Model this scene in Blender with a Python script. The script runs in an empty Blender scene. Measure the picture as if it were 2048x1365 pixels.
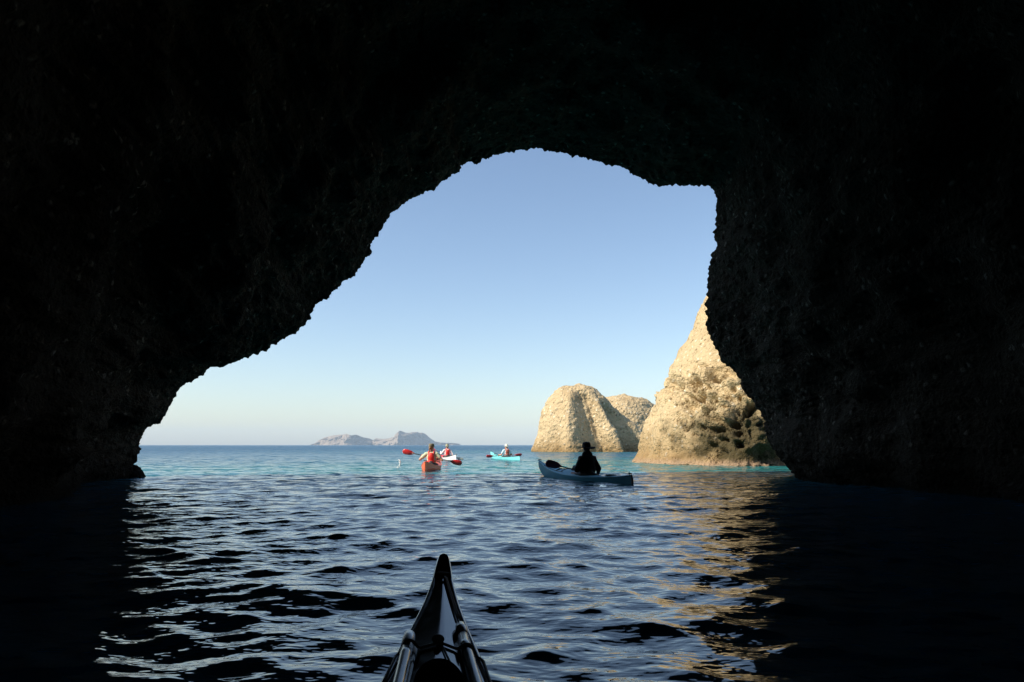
import bpy, math, random
import numpy as np
from mathutils import Vector, Matrix
C = bpy.context.scene
COL = C.collection
R = math.radians
rng = np.random.default_rng(7)
random.seed(7)

# ------------------------------------------------------------------ camera
FPX, CXP, CYP, HORIZON = 1479.0, 1024.0, 682.5, 890.5
PITCH = math.atan((HORIZON - CYP) / FPX)
EYE = 0.85
cam_d = bpy.data.cameras.new('camera')
cam_d.sensor_width = 36.0
cam_d.lens = FPX / 2048 * 36.0
cam_d.clip_start = 0.05
cam_d.clip_end = 30000
cam = bpy.data.objects.new('camera', cam_d)
COL.objects.link(cam)
cam.location = (0, 0, EYE)
cam.rotation_euler = (math.pi / 2 + PITCH, 0, 0)
C.camera = cam

# ------------------------------------------------------------------ sky, sun, exposure
SUN_EL, SUN_AZ = 39.0, -109.0            # azimuth clockwise from +Y
w = bpy.data.worlds.new('World')
C.world = w
w.use_nodes = True
sky = w.node_tree.nodes.new('ShaderNodeTexSky')
sky.sky_type = 'NISHITA'
sky.sun_disc = False
sky.sun_elevation = R(SUN_EL)
sky.sun_rotation = R(SUN_AZ % 360)
sky.air_density = 1.0
sky.dust_density = 0.95
sky.ozone_density = 1.3
sky.altitude = 250
bg = w.node_tree.nodes['Background']
w.node_tree.links.new(sky.outputs[0], bg.inputs[0])
bg.inputs[1].default_value = 0.13
ld = bpy.data.lights.new('sun', 'SUN')
ld.energy = 5.0
ld.angle = R(0.5)
ld.color = (1.0, 0.90, 0.74)
sun = bpy.data.objects.new('sun', ld)
COL.objects.link(sun)
S = Vector((math.sin(R(SUN_AZ)) * math.cos(R(SUN_EL)), math.cos(R(SUN_AZ)) * math.cos(R(SUN_EL)), math.sin(R(SUN_EL))))
sun.rotation_euler = S.to_track_quat('Z', 'Y').to_euler()
sun.location = S * 60
C.view_settings.view_transform = 'Standard'
C.view_settings.look = 'None'
C.view_settings.gamma = 1
C.view_settings.exposure = 0.46
C.cycles.max_bounces = 6
C.cycles.diffuse_bounces = 3
C.cycles.glossy_bounces = 4
C.cycles.volume_bounces = 1
C.cycles.caustics_reflective = False
C.cycles.caustics_refractive = False
C.cycles.use_denoising = True

# ------------------------------------------------------------------ helpers
def px_dir(px, py):
    """World direction through a photograph pixel, scaled so that y = 1."""
    dx, dz = (px - CXP) / FPX, -(py - CYP) / FPX
    c, s = math.cos(PITCH), math.sin(PITCH)
    y, z = c - s * dz, s + c * dz
    return dx / y, z / y

def at(px, py, Y):
    a, b = px_dir(px, py)
    return Vector((a * Y, Y, EYE + b * Y))

def link(o, parent=None):
    COL.objects.link(o)
    if parent is not None:
        o.parent = parent
    return o

def tag(o, label=None, cat=None, group=None, kind=None):
    if label: o['label'] = label
    if cat: o['category'] = cat
    if group: o['group'] = group
    if kind: o['kind'] = kind
    return o

def empty(name, loc, rz=0.0, rx=0.0, ry=0.0):
    o = bpy.data.objects.new(name, None)
    o.empty_display_size = 0.1
    o.location = loc
    o.rotation_euler = (rx, ry, rz)
    return link(o)

def smooth(me, flag=True):
    me.polygons.foreach_set('use_smooth', np.full(len(me.polygons), flag))
    me.update()

class MB:
    def __init__(s):
        s.v, s.f = [], []
    def add(s, verts, faces):
        b = len(s.v)
        s.v.extend([tuple(p) for p in verts])
        s.f.extend([tuple(i + b for i in f) for f in faces])
    def loft(s, rings, closed=True, caps=True):
        n = len(rings[0])
        vs = [p for r in rings for p in r]
        fs = []
        for i in range(len(rings) - 1):
            for j in range(n if closed else n - 1):
                k = (j + 1) % n
                fs.append((i * n + j, i * n + k, (i + 1) * n + k, (i + 1) * n + j))
        if caps and closed:
            fs.append(tuple(range(n - 1, -1, -1)))
            fs.append(tuple((len(rings) - 1) * n + j for j in range(n)))
        s.add(vs, fs)
    def tube(s, pts, rad, n=8):
        pts = [Vector(p) for p in pts]
        rads = rad if hasattr(rad, '__len__') else [rad] * len(pts)
        rings = []
        up = Vector((0.13, 0.21, 0.97)).normalized()
        prev = None
        for i, p in enumerate(pts):
            t = (pts[min(i + 1, len(pts) - 1)] - pts[max(i - 1, 0)])
            if t.length < 1e-9: t = Vector((0, 1, 0))
            t.normalize()
            a = (prev if prev is not None else up)
            a = a - t * a.dot(t)
            if a.length < 1e-4:
                a = t.orthogonal()
            a.normalize()
            prev = a
            b = t.cross(a)
            rings.append([p + (a * math.cos(2 * math.pi * k / n) + b * math.sin(2 * math.pi * k / n)) * rads[i] for k in range(n)])
        s.loft(rings)
    def capsule(s, p, q, r1, r2, n=14, m=5):
        p, q = Vector(p), Vector(q)
        t = (q - p)
        t = t.normalized() if t.length > 1e-9 else Vector((0, 0, 1))
        a = t.orthogonal().normalized()
        b = t.cross(a)
        rings = []
        for i in range(m + 1):
            f = -math.pi / 2 + math.pi / 2 * i / m + (0.06 if i == 0 else 0)
            rings.append([p + t * r1 * math.sin(f) + (a * math.cos(2 * math.pi * k / n) + b * math.sin(2 * math.pi * k / n)) * r1 * math.cos(f) for k in range(n)])
        for i in range(m + 1):
            f = math.pi / 2 * i / m - (0.06 if i == m else 0)
            rings.append([q + t * r2 * math.sin(f) + (a * math.cos(2 * math.pi * k / n) + b * math.sin(2 * math.pi * k / n)) * r2 * math.cos(f) for k in range(n)])
        s.loft(rings)
    def ellipsoid(s, c, rx, ry, rz, n=18, m=12, M=None):
        c = Vector(c)
        rings = []
        for i in range(m + 1):
            f = -math.pi / 2 + math.pi * i / m
            f = max(-math.pi / 2 + .05, min(math.pi / 2 - .05, f))
            ring = []
            for k in range(n):
                v = Vector((rx * math.cos(f) * math.cos(2 * math.pi * k / n), ry * math.cos(f) * math.sin(2 * math.pi * k / n), rz * math.sin(f)))
                if M is not None: v = M @ v
                ring.append(c + v)
            rings.append(ring)
        s.loft(rings)
    def build(s, name, mat, parent=None, sm=True):
        me = bpy.data.meshes.new(name)
        me.from_pydata(s.v, [], s.f)
        me.validate()
        me.materials.append(mat)
        smooth(me, sm)
        return link(bpy.data.objects.new(name, me), parent)

def grid_mesh(name, P, mat, wrap=False, attrs=None, flip=False):
    """P: (n, m, 3) array -> quad grid mesh."""
    n, m = P.shape[:2]
    me = bpy.data.meshes.new(name)
    idx = np.arange(n * m).reshape(n, m)
    if wrap:
        idx = np.concatenate([idx, idx[:, :1]], axis=1)
    q = np.stack([idx[:-1, :-1], idx[:-1, 1:], idx[1:, 1:], idx[1:, :-1]], -1).reshape(-1, 4)
    if flip: q = q[:, ::-1]
    me.vertices.add(n * m)
    me.vertices.foreach_set('co', P.reshape(-1).astype(np.float32))
    me.loops.add(q.size)
    me.loops.foreach_set('vertex_index', q.reshape(-1).astype(np.int32))
    me.polygons.add(len(q))
    me.polygons.foreach_set('loop_start', np.arange(0, q.size, 4, dtype=np.int32))
    me.update(calc_edges=True)
    for k, a in (attrs or {}).items():
        at_ = me.attributes.new(k, 'FLOAT', 'POINT')
        at_.data.foreach_set('value', a.reshape(-1).astype(np.float32))
    me.materials.append(mat)
    smooth(me)
    return link(bpy.data.objects.new(name, me))

# --- numpy noise
def _h(ix, iy, iz, seed):
    h = (ix.astype(np.int64) * 374761393 + iy.astype(np.int64) * 668265263 + iz.astype(np.int64) * 2147483647 + seed * 974711) & 0xFFFFFFFF
    h = ((h ^ (h >> 13)) * 1274126177) & 0xFFFFFFFF
    h = ((h ^ (h >> 16)) * 2246822519) & 0xFFFFFFFF
    h = h ^ (h >> 15)
    return (h & 0xFFFFFF) / float(0xFFFFFF)

def vnoise(p, seed=0):
    i = np.floor(p)
    f = p - i
    u = f * f * f * (f * (f * 6 - 15) + 10)
    ix, iy, iz = i[..., 0], i[..., 1], i[..., 2]
    r = 0
    for a in (0, 1):
        for b in (0, 1):
            for c in (0, 1):
                wgt = (u[..., 0] if a else 1 - u[..., 0]) * (u[..., 1] if b else 1 - u[..., 1]) * (u[..., 2] if c else 1 - u[..., 2])
                r = r + wgt * _h(ix + a, iy + b, iz + c, seed)
    return r * 2 - 1

def fbm(p, octs=4, seed=0, gain=0.5):
    r, a, s = 0, 1.0, 1.0
    for o in range(octs):
        r = r + a * vnoise(p * s + o * 17.3, seed + o)
        a *= gain
        s *= 2.03
    return r

def pebbles(p, seed=0, rmin=0.25, rmax=0.62, keep=1.0):
    """Rounded stones sticking out of a matrix: height 0..1 (in units of the lattice)."""
    i = np.floor(p)
    best = np.zeros(p.shape[:-1])
    for a in (-1, 0, 1):
        for b in (-1, 0, 1):
            for c in (-1, 0, 1):
                jx, jy, jz = i[..., 0] + a, i[..., 1] + b, i[..., 2] + c
                fx, fy, fz = jx + _h(jx, jy, jz, seed + 1), jy + _h(jx, jy, jz, seed + 2), jz + _h(jx, jy, jz, seed + 3)
                rr = rmin + (rmax - rmin) * _h(jx, jy, jz, seed + 4) ** 2
                d2 = (p[..., 0] - fx) ** 2 + (p[..., 1] - fy) ** 2 + (p[..., 2] - fz) ** 2
                hgt = np.sqrt(np.clip(rr * rr - d2, 0, None))
                if keep < 1:
                    hgt = hgt * (_h(jx, jy, jz, seed + 5) < keep)
                best = np.maximum(best, hgt)
    return best

def grid_normals(P, wrap=False):
    if wrap:
        du = np.roll(P, -1, 1) - np.roll(P, 1, 1)
    else:
        du = np.gradient(P, axis=1)
    dv = np.gradient(P, axis=0)
    n = np.cross(du, dv)
    return n / np.maximum(np.linalg.norm(n, axis=-1, keepdims=True), 1e-9)

def sstep(x, a, b):
    t = np.clip((x - a) / (b - a), 0, 1)
    return t * t * (3 - 2 * t)

# ------------------------------------------------------------------ materials
def new_mat(name):
    m = bpy.data.materials.new(name)
    m.use_nodes = True
    nt = m.node_tree
    return m, nt, nt.nodes['Principled BSDF']

def N(nt, typ, **kw):
    n = nt.nodes.new(typ)
    for k, v in kw.items():
        if k.startswith('i_'):
            n.inputs[k[2:].replace('_', ' ')].default_value = v
        else:
            setattr(n, k, v)
    return n

def ramp(nt, fac, stops):
    r = nt.nodes.new('ShaderNodeValToRGB')
    while len(r.color_ramp.elements) < len(stops):
        r.color_ramp.elements.new(0.5)
    for e, (p, c) in zip(r.color_ramp.elements, stops):
        e.position = p
        e.color = (*c, 1) if len(c) == 3 else c
    nt.links.new(fac, r.inputs[0])
    return r.outputs[0]

def mix(nt, fac, a, b, mode='MIX'):
    m = nt.nodes.new('ShaderNodeMix')
    m.data_type = 'RGBA'
    m.blend_type = mode
    for s, v in ((m.inputs[0], fac), (m.inputs[6], a), (m.inputs[7], b)):
        if hasattr(v, 'is_linked'): nt.links.new(v, s)
        elif isinstance(v, (int, float)): s.default_value = v
        else: s.default_value = (*v, 1)
    return m.outputs[2]

def math_(nt, op, a, b=0.0, c=None, clamp=False):
    m = nt.nodes.new('ShaderNodeMath')
    m.operation = op
    m.use_clamp = clamp
    for s, v in zip(m.inputs, (a, b, c)):
        if v is None: continue
        if hasattr(v, 'is_linked'): nt.links.new(v, s)
        else: s.default_value = v
    return m.outputs[0]

def plain(name, col, rough=0.5, var=0.12, scale=12.0, bump=0.0, bscale=60.0, metal=0.0, coat=0.0, spec=0.5):
    m, nt, b = new_mat(name)
    tc = N(nt, 'ShaderNodeTexCoord')
    nz = N(nt, 'ShaderNodeTexNoise', i_Scale=scale, i_Detail=4.0)
    nt.links.new(tc.outputs['Object'], nz.inputs['Vector'])
    dark = tuple(c * (1 - var) for c in col)
    lite = tuple(min(1, c * (1 + var)) for c in col)
    nt.links.new(ramp(nt, nz.outputs[0], [(0.3, dark), (0.7, lite)]), b.inputs['Base Color'])
    nt.links.new(math_(nt, 'MULTIPLY_ADD', nz.outputs[0], 0.15, rough - 0.075), b.inputs['Roughness'])
    b.inputs['Metallic'].default_value = metal
    b.inputs['Coat Weight'].default_value = coat
    b.inputs['Specular IOR Level'].default_value = spec
    if bump:
        n2 = N(nt, 'ShaderNodeTexNoise', i_Scale=bscale, i_Detail=3.0)
        nt.links.new(tc.outputs['Object'], n2.inputs['Vector'])
        bp = N(nt, 'ShaderNodeBump', i_Strength=1.0, i_Distance=bump)
        nt.links.new(n2.outputs[0], bp.inputs['Height'])
        nt.links.new(bp.outputs[0], b.inputs['Normal'])
    return m

def rock_mat(name, base, dark, pale, peb_scale, wet=None, bump=0.06, rough=0.85, wet_h=0.9, spec=0.3, green=None, k=1.0, rim=None):
    """Conglomerate: sandy matrix full of stones, with an algae band at the waterline."""
    m, nt, b = new_mat(name)
    tc = N(nt, 'ShaderNodeTexCoord')
    P = tc.outputs['Object']
    big = N(nt, 'ShaderNodeTexNoise', i_Scale=0.35, i_Detail=5.0, i_Roughness=0.6)
    fine = N(nt, 'ShaderNodeTexNoise', i_Scale=peb_scale * 2.2, i_Detail=6.0, i_Roughness=0.65)
    vor = N(nt, 'ShaderNodeTexVoronoi', i_Scale=peb_scale)
    vor2 = N(nt, 'ShaderNodeTexVoronoi', i_Scale=peb_scale * 2.7)
    wn = N(nt, 'ShaderNodeTexNoise', i_Scale=1.2, i_Detail=3.0)
    for n in (big, fine, vor, vor2, wn):
        nt.links.new(P, n.inputs['Vector'])
    col = ramp(nt, big.outputs[0], [(0.32, dark), (0.5, base), (0.72, base)])
    col = mix(nt, math_(nt, 'MULTIPLY', fine.outputs[0], 0.42), col, dark)
    # stones with their own greys, only the bigger cells stand out
    sep = N(nt, 'ShaderNodeSeparateColor')
    nt.links.new(vor.outputs['Color'], sep.inputs[0])
    stone = ramp(nt, sep.outputs[0], [(0.0, tuple(c * 0.55 for c in dark)), (0.35, dark), (0.6, base), (0.85, pale), (1.0, pale)])
    inside = ramp(nt, vor.outputs['Distance'], [(0.28, (1, 1, 1)), (0.46, (0, 0, 0))])
    rare = ramp(nt, sep.outputs[1], [(0.5, (0, 0, 0)), (0.62, (1, 1, 1))])
    col = mix(nt, mix(nt, 1.0, inside, rare, 'MULTIPLY'), col, stone)
    z = N(nt, 'ShaderNodeSeparateXYZ')
    nt.links.new(P, z.inputs[0])
    if wet is not None:
        zz = math_(nt, 'MULTIPLY_ADD', wn.outputs[0], -1.5 * wet_h, z.outputs[2])
        zz = math_(nt, 'ADD', zz, 0.75 * wet_h)
        f = ramp(nt, math_(nt, 'DIVIDE', zz, 2.4 * wet_h), [(0.05, (0.9,) * 3), (0.35, (0.55,) * 3), (1.0, (0, 0, 0))])
        col = mix(nt, f, col, wet)
    if green is not None:  # dark algae patch, with the undercut's shadow painted into its colour
        gx, gz, gr, algae_shade = green
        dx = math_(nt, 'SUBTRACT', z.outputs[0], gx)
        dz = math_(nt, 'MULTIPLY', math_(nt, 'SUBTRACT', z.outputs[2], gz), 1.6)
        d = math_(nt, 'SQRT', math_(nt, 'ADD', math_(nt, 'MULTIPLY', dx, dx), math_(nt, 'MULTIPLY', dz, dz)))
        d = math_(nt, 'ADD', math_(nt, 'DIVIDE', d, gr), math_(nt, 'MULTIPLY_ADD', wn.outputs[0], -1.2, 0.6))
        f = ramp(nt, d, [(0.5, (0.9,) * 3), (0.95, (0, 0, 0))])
        col = mix(nt, f, col, algae_shade)
    if rim is not None:                                  # crust of pale pinkish algae just above the water
        zr = math_(nt, 'ADD', z.outputs[2], math_(nt, 'MULTIPLY_ADD', fine.outputs[0], 0.5, -0.25))
        col = mix(nt, ramp(nt, math_(nt, 'DIVIDE', zr, 0.5), [(0.15, (0.7,) * 3), (0.6, (0, 0, 0))]), col, rim)
    nt.links.new(col, b.inputs['Base Color'])
    nt.links.new(math_(nt, 'MULTIPLY_ADD', fine.outputs[0], 0.2, rough - 0.1), b.inputs['Roughness'])
    b.inputs['Specular IOR Level'].default_value = spec
    dome = ramp(nt, vor.outputs['Distance'], [(0.0, (1, 1, 1)), (0.5, (0.15,) * 3), (0.7, (0, 0, 0))])
    dome2 = ramp(nt, vor2.outputs['Distance'], [(0.0, (1, 1, 1)), (0.6, (0, 0, 0))])
    hgt = math_(nt, 'ADD', math_(nt, 'MULTIPLY', dome, 0.9), math_(nt, 'MULTIPLY', dome2, 0.45))
    hgt = math_(nt, 'ADD', hgt, math_(nt, 'MULTIPLY', fine.outputs[0], 0.8))
    bp = N(nt, 'ShaderNodeBump', i_Strength=k, i_Distance=bump)
    nt.links.new(hgt, bp.inputs['Height'])
    nt.links.new(bp.outputs[0], b.inputs['Normal'])
    return m

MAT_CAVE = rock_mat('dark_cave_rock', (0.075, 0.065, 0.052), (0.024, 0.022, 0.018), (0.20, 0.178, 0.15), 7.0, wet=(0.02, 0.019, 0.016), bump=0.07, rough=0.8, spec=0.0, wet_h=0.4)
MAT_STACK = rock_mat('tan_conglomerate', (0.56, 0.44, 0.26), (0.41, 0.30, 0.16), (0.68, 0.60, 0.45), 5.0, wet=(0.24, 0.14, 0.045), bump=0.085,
                     green=(9.9, 0.9, 3.2, (0.035, 0.029, 0.009)), rim=(0.38, 0.26, 0.17))  # green: algae plus painted shadow at the stack's hollowed foot
MAT_FAR = rock_mat('far_conglomerate', (0.53, 0.41, 0.24), (0.37, 0.27, 0.145), (0.66, 0.58, 0.43), 2.6, wet=(0.23, 0.14, 0.05), bump=0.12)
MAT_ISLE = rock_mat('island_rock', (0.27, 0.215, 0.17), (0.21, 0.175, 0.135), (0.33, 0.27, 0.22), 0.05, bump=2.0)

def sea_mat():
    m, nt, b = new_mat('sea_water')
    tc = N(nt, 'ShaderNodeTexCoord')
    P = tc.outputs['Object']
    fade = N(nt, 'ShaderNodeAttribute', attribute_name='fade')
    shallow = N(nt, 'ShaderNodeAttribute', attribute_name='shallow')
    def wave(scale, sx, sy, det=3.0, rot=0.0):
        mp = N(nt, 'ShaderNodeMapping')
        mp.inputs['Scale'].default_value = (sx, sy, 1)
        mp.inputs['Rotation'].default_value = (0, 0, rot)
        nt.links.new(P, mp.inputs[0])
        n = N(nt, 'ShaderNodeTexNoise', i_Scale=scale, i_Detail=det, i_Roughness=0.55)
        nt.links.new(mp.outputs[0], n.inputs['Vector'])
        return n.outputs[0]
    rip = wave(9.0, 0.7, 1.0, 2.0, 0.2)
    mid = wave(2.2, 0.55, 1.0, 3.0, -0.15)
    long_ = wave(0.6, 0.45, 1.0, 3.0, 0.1)
    h = math_(nt, 'MULTIPLY', rip, 0.013)
    far = math_(nt, 'ADD', math_(nt, 'MULTIPLY', mid, 0.6), math_(nt, 'MULTIPLY', long_, 1.7))
    h = math_(nt, 'ADD', h, math_(nt, 'MULTIPLY', far, fade.outputs['Fac']))
    bp = N(nt, 'ShaderNodeBump', i_Strength=1.0, i_Distance=1.0)
    nt.links.new(h, bp.inputs['Height'])
    nt.links.new(bp.outputs[0], b.inputs['Normal'])
    patch = wave(0.05, 0.4, 1.0, 4.0)
    sh = math_(nt, 'MULTIPLY', shallow.outputs['Fac'], math_(nt, 'MULTIPLY_ADD', patch, 0.9, 0.55), clamp=True)
    col = mix(nt, sh, (0.006, 0.075, 0.15), (0.02, 0.16, 0.165))
    nt.links.new(col, b.inputs['Base Color'])
    # ripples too fine for the mesh far out act as roughness
    nt.links.new(math_(nt, 'MULTIPLY_ADD', math_(nt, 'POWER', fade.outputs['Fac'], 2.2), 0.27, 0.035), b.inputs['Roughness'])
    b.inputs['IOR'].default_value = 1.45
    b.inputs['Specular Tint'].default_value = (0.74, 0.91, 1.0, 1)
    return m
MAT_SEA = sea_mat()

# ------------------------------------------------------------------ sea
def sea():
    ys = [-14.0]
    while ys[-1] < 4200:
        y = ys[-1]
        if y < -0.5: d = 0.16
        elif y < 2.0: d = 0.06
        elif y < 48: d = 0.023 * max(1.0, y / 3.0) ** 0.75
        else: d = 0.184 * (y / 48.0) ** 1.4
        ys.append(y + d)
    xs = [0.0]
    while xs[-1] < 4200:
        x = xs[-1]
        xs.append(x + (0.026 * max(1.0, x / 2.5) ** 0.8 if x < 13 else 0.0975 * (x / 13.0) ** 1.5))
    xs = np.array([-a for a in xs[:0:-1]] + xs)
    ys = np.array(ys)
    X, Y = np.meshgrid(xs, ys)
    sp = np.maximum(np.gradient(xs)[None, :], np.gradient(ys)[:, None])
    Z = np.zeros_like(X); DX = np.zeros_like(X); DY = np.zeros_like(X)
    kept, tot = np.zeros_like(X), 0.0
    g = np.random.default_rng(21)
    nw = 110
    lams = np.exp(g.uniform(math.log(0.16), math.log(2.4), nw))
    for lam in lams:
        th = R(-97) + g.normal(0, R(52))
        slope = 0.0205 * (1.0 if lam > 0.22 else (lam / 0.22) ** 0.8)
        if lam > 0.5: slope *= (0.5 / lam) ** 1.0
        ph = g.uniform(0, 2 * math.pi)
        k = 2 * math.pi / lam
        arg = k * (X * math.cos(th) + Y * math.sin(th)) + ph
        att = sstep(lam / sp, 2.5, 5.0)
        Z += att * slope / k * np.sin(arg)
        ca = 1.25 * att * slope / k * np.cos(arg)
        DX += ca * math.cos(th); DY += ca * math.sin(th)
        kept += att * slope ** 2
        tot += slope ** 2
    Z += 2.5 * Z * Z                              # crests a little sharper than troughs
    fade = 1 - np.sqrt(kept / tot)
    # sandy shallows: along the cliff foot and round the stacks
    d1 = np.hypot((X - 10.5) / 1.0, (Y - 34) / 1.3)
    d2 = np.hypot(X - 11, Y - 98)
    d3 = np.hypot((X + 9) / 2.2, (Y - 25) / 1.0)
    shallow = np.clip(1.0 * np.exp(-(d1 / 13) ** 2) + 0.55 * np.exp(-(d2 / 30) ** 2) + 0.6 * np.exp(-(d3 / 8) ** 2)
                      + 0.16 * np.exp(-((Y - 30) / 26) ** 2) * (Y > 0), 0, 1)
    o = grid_mesh('sea', np.stack([X + DX, Y + DY, Z], -1), MAT_SEA, attrs={'fade': fade, 'shallow': shallow})
    tag(o, 'rippled blue sea running from the dark cave out to the horizon', 'sea', kind='structure')
sea()

# ------------------------------------------------------------------ cave
MOUTH = [(266, 946), (271, 932), (275, 916), (284, 893), (285.5, 874), (292, 862), (299, 856), (309, 845), (325, 841), (333, 827), (345, 808), (349, 795),
         (359, 780), (375, 766), (407, 749), (428, 734), (444, 728), (457, 729), (497, 717), (512, 708), (530, 700), (560, 685), (600, 662), (622, 640),
         (632, 615), (660, 592), (690, 565), (715, 545), (735, 512), (745, 485), (768, 455), (785, 430), (805, 412), (835, 392), (870, 380), (890, 362),
         (920, 345), (922, 332), (950, 325), (1000, 311), (1050, 300), (1072, 297), (1090, 302), (1130, 308), (1160, 315), (1200, 326), (1240, 337),
         (1270, 352), (1310, 370), (1330, 375), (1380, 373), (1418, 372), (1427, 385), (1431, 410), (1432, 440), (1430, 480), (1424, 510), (1412, 545),
         (1411, 585), (1408, 630), (1412, 660), (1430, 700), (1445, 725), (1470, 750), (1490, 790), (1520, 830), (1530, 870), (1545, 900), (1565, 925),
         (1580, 943), (1594, 951)]

def cave():
    n = len(MOUTH)
    pts = []
    for i, (px, py) in enumerate(MOUTH):
        pts.append(np.array(at(px, py, 19.6 + 1.5 * i / (n - 1))))
    pts = [pts[0] * [1, 1, 0] + [-0.4, 0, -1.6]] + pts + [pts[-1] * [1, 1, 0] + [0.7, 0, -1.6]]
    pts = np.array(pts)
    L = np.concatenate([[0], np.cumsum(np.linalg.norm(np.diff(pts, axis=0), axis=1))])
    NU = 1050
    u = np.linspace(0, L[-1], NU)
    M = np.stack([np.interp(u, L, pts[:, k]) for k in range(3)], -1)
    fr = u / L[-1]
    phi = math.pi * (1.08 - 1.16 * fr)
    T = np.stack([0.6 + 6.9 * np.sign(np.cos(phi)) * np.abs(np.cos(phi)) ** 0.8, -1.2 + 11.4 * np.sign(np.sin(phi)) * np.abs(np.sin(phi)) ** 0.8], -1)
    cx, cz = -1.2, 2.2
    rad = np.stack([M[:, 0] - cx, M[:, 2] - cz], -1)
    rad = rad / np.linalg.norm(rad, axis=1, keepdims=True)
    rows, big = [], []
    # outer cliff: from far behind, over the top, down to the lip of the mouth
    outer = [(9.5, -33), (9.5, -24), (9.0, -16), (8.5, -10), (8.0, -6.5), (7.0, -5), (5.6, -3.2), (4.2, -1.8), (3.0, -0.8), (2.2, -0.1), (1.6, 0.42), (1.15, 0.48),
             (0.85, 0.48), (0.62, 0.45), (0.45, 0.4), (0.32, 0.34), (0.22, 0.27), (0.14, 0.2), (0.07, 0.11)]
    end = np.stack([np.full(NU, cx), np.full(NU, -13.0), np.full(NU, 4.0)], -1)
    rows.append(end); big.append(0.0)
    for d, dy in outer:
        P = M.copy()
        P[:, 0] += rad[:, 0] * d
        P[:, 2] += rad[:, 1] * d
        P[:, 1] += dy
        rows.append(P); big.append(min(1, d / 2))
    # inner tunnel
    dy, step = 0.0, 0.05
    while dy < 29.5:
        wgt = sstep(np.array(dy), 0.0, 13.0) ** 0.85
        P = M.copy()
        P[:, 0] = M[:, 0] * (1 - wgt) + T[:, 0] * wgt
        P[:, 2] = M[:, 2] * (1 - wgt) + T[:, 1] * wgt
        P[:, 1] = M[:, 1] - dy
        # bulge: the right wall swells into the tunnel just behind the pillar
        rows.append(P); big.append(min(1, dy / 3.5))
        dy += step
        step = min(step * 1.035, 0.42)
    last = rows[-1]
    for s_ in (0.8, 0.5, 0.2, 0.02):
        P = last.copy()
        P[:, 0] = 0.6 + (last[:, 0] - 0.6) * s_
        P[:, 2] = 3 + (last[:, 2] - 3) * s_
        P[:, 1] = last[:, 1] - 1.2 * (1 - s_)
        rows.append(P); big.append(1)
    P = np.array(rows)
    big = np.array(big)[:, None]
    nrm = grid_normals(P)
    mid = len(rows) // 2
    if nrm[mid, NU // 2, 2] > 0: nrm = -nrm
    low = fbm(P * 0.42, 4, 3) * 0.55 + fbm(P * [1.1, 0.7, 1.1], 3, 9) * 0.16
    peb = pebbles(P * 4.2, 5, 0.2, 0.62, 0.7) / 4.2
    peb2 = pebbles(P * 9.0, 15, 0.25, 0.6, 0.8) / 9.0
    rid = (1 - 2 * np.abs(fbm(P * 3.4, 4, 31))) * 0.055
    disp = low * big + (peb * 0.55 + peb2 * 0.8 + rid - 0.06)
    disp[:3] *= 0
    P = P + nrm * disp[..., None]
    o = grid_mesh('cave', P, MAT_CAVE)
    tag(o, 'dark pebbly sea cave arching over the water around the bright opening', 'cave', kind='structure')
cave()

# ------------------------------------------------------------------ sea stacks and other rocks
def rock(name, mat, cx, cy, rx, ry, H, prof, seed, label, cat='sea rock', group=None, top=None, lobes=(), lean=(0, 0), nth=420, nt_=170, low=0.35,
         peb=((0.3, 0.7),), notch=None, pits=None, z0=-1.2, lowf=0.35):
    th = np.linspace(0, 2 * math.pi, nth, endpoint=False)
    t = np.linspace(0, 1, nt_)
    t = 1 - (1 - t) ** 1.12
    TH, TT = np.meshgrid(th, t)
    pt = np.array(prof)
    r = np.interp(TT, pt[:, 0], pt[:, 1])
    for a, wd, amp, t0, t1 in lobes:
        d = (TH - R(a) + math.pi) % (2 * math.pi) - math.pi
        r = r * (1 + amp * np.exp(-(d / R(wd)) ** 2) * sstep(TT, 0, 0.02) * (1 - sstep(TT, t0, t1)))
    X = cx + rx * r * np.sin(TH) + lean[0] * TT
    Y = cy - ry * r * np.cos(TH) + lean[1] * TT
    Z = z0 + TT * (H - z0)
    if top is not None:
        tx = np.array(top)
        f = np.interp(X - cx, tx[:, 0], tx[:, 1])
        Z = np.where(Z > 0, Z * (1 - (1 - f) * sstep(TT, 0.1, 1.0)), Z)
    P = np.stack([X, Y, Z], -1)
    nrm = grid_normals(P, True)
    c = np.array([cx, cy, 0])
    if np.mean(np.sum(nrm[nt_ // 3] * (P[nt_ // 3] - c), -1)) < 0: nrm = -nrm
    disp = fbm(P * lowf, 4, seed) * low + fbm(P * 1.9, 4, seed + 40) * 0.10 * low / 0.35
    for i, (sz, amp) in enumerate(peb):
        disp = disp + pebbles(P / sz, seed + 60 + i * 9, 0.2, 0.6, 0.55) * sz * amp
    if notch:
        zc, wd, dep = notch
        disp = disp - dep * np.exp(-((Z - zc) / wd) ** 2) * (0.6 + 0.4 * vnoise(P * 0.5, seed + 3))
    for px_, pz_, pr_, dep, sz in (pits or ()):
        msk = np.exp(-(((X - px_) / pr_) ** 2 + ((Z - pz_) / (pr_ * 0.8)) ** 2) ** 2)
        n1 = fbm(P * [1.0, 1.0, 1.5] / sz, 3, seed + 77)
        disp = disp - dep * msk * sstep(n1, 0.05, 0.5) + 0.22 * msk * fbm(P * 2.6, 3, seed + 78)
    disp = disp * (1 - sstep(TT, 0.985, 1.0))
    P = P + nrm * disp[..., None]
    o = grid_mesh(name, P, mat, wrap=True, flip=True)
    return tag(o, label, cat, group)

G_ST = 'sunlit sea stacks outside the cave'
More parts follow.
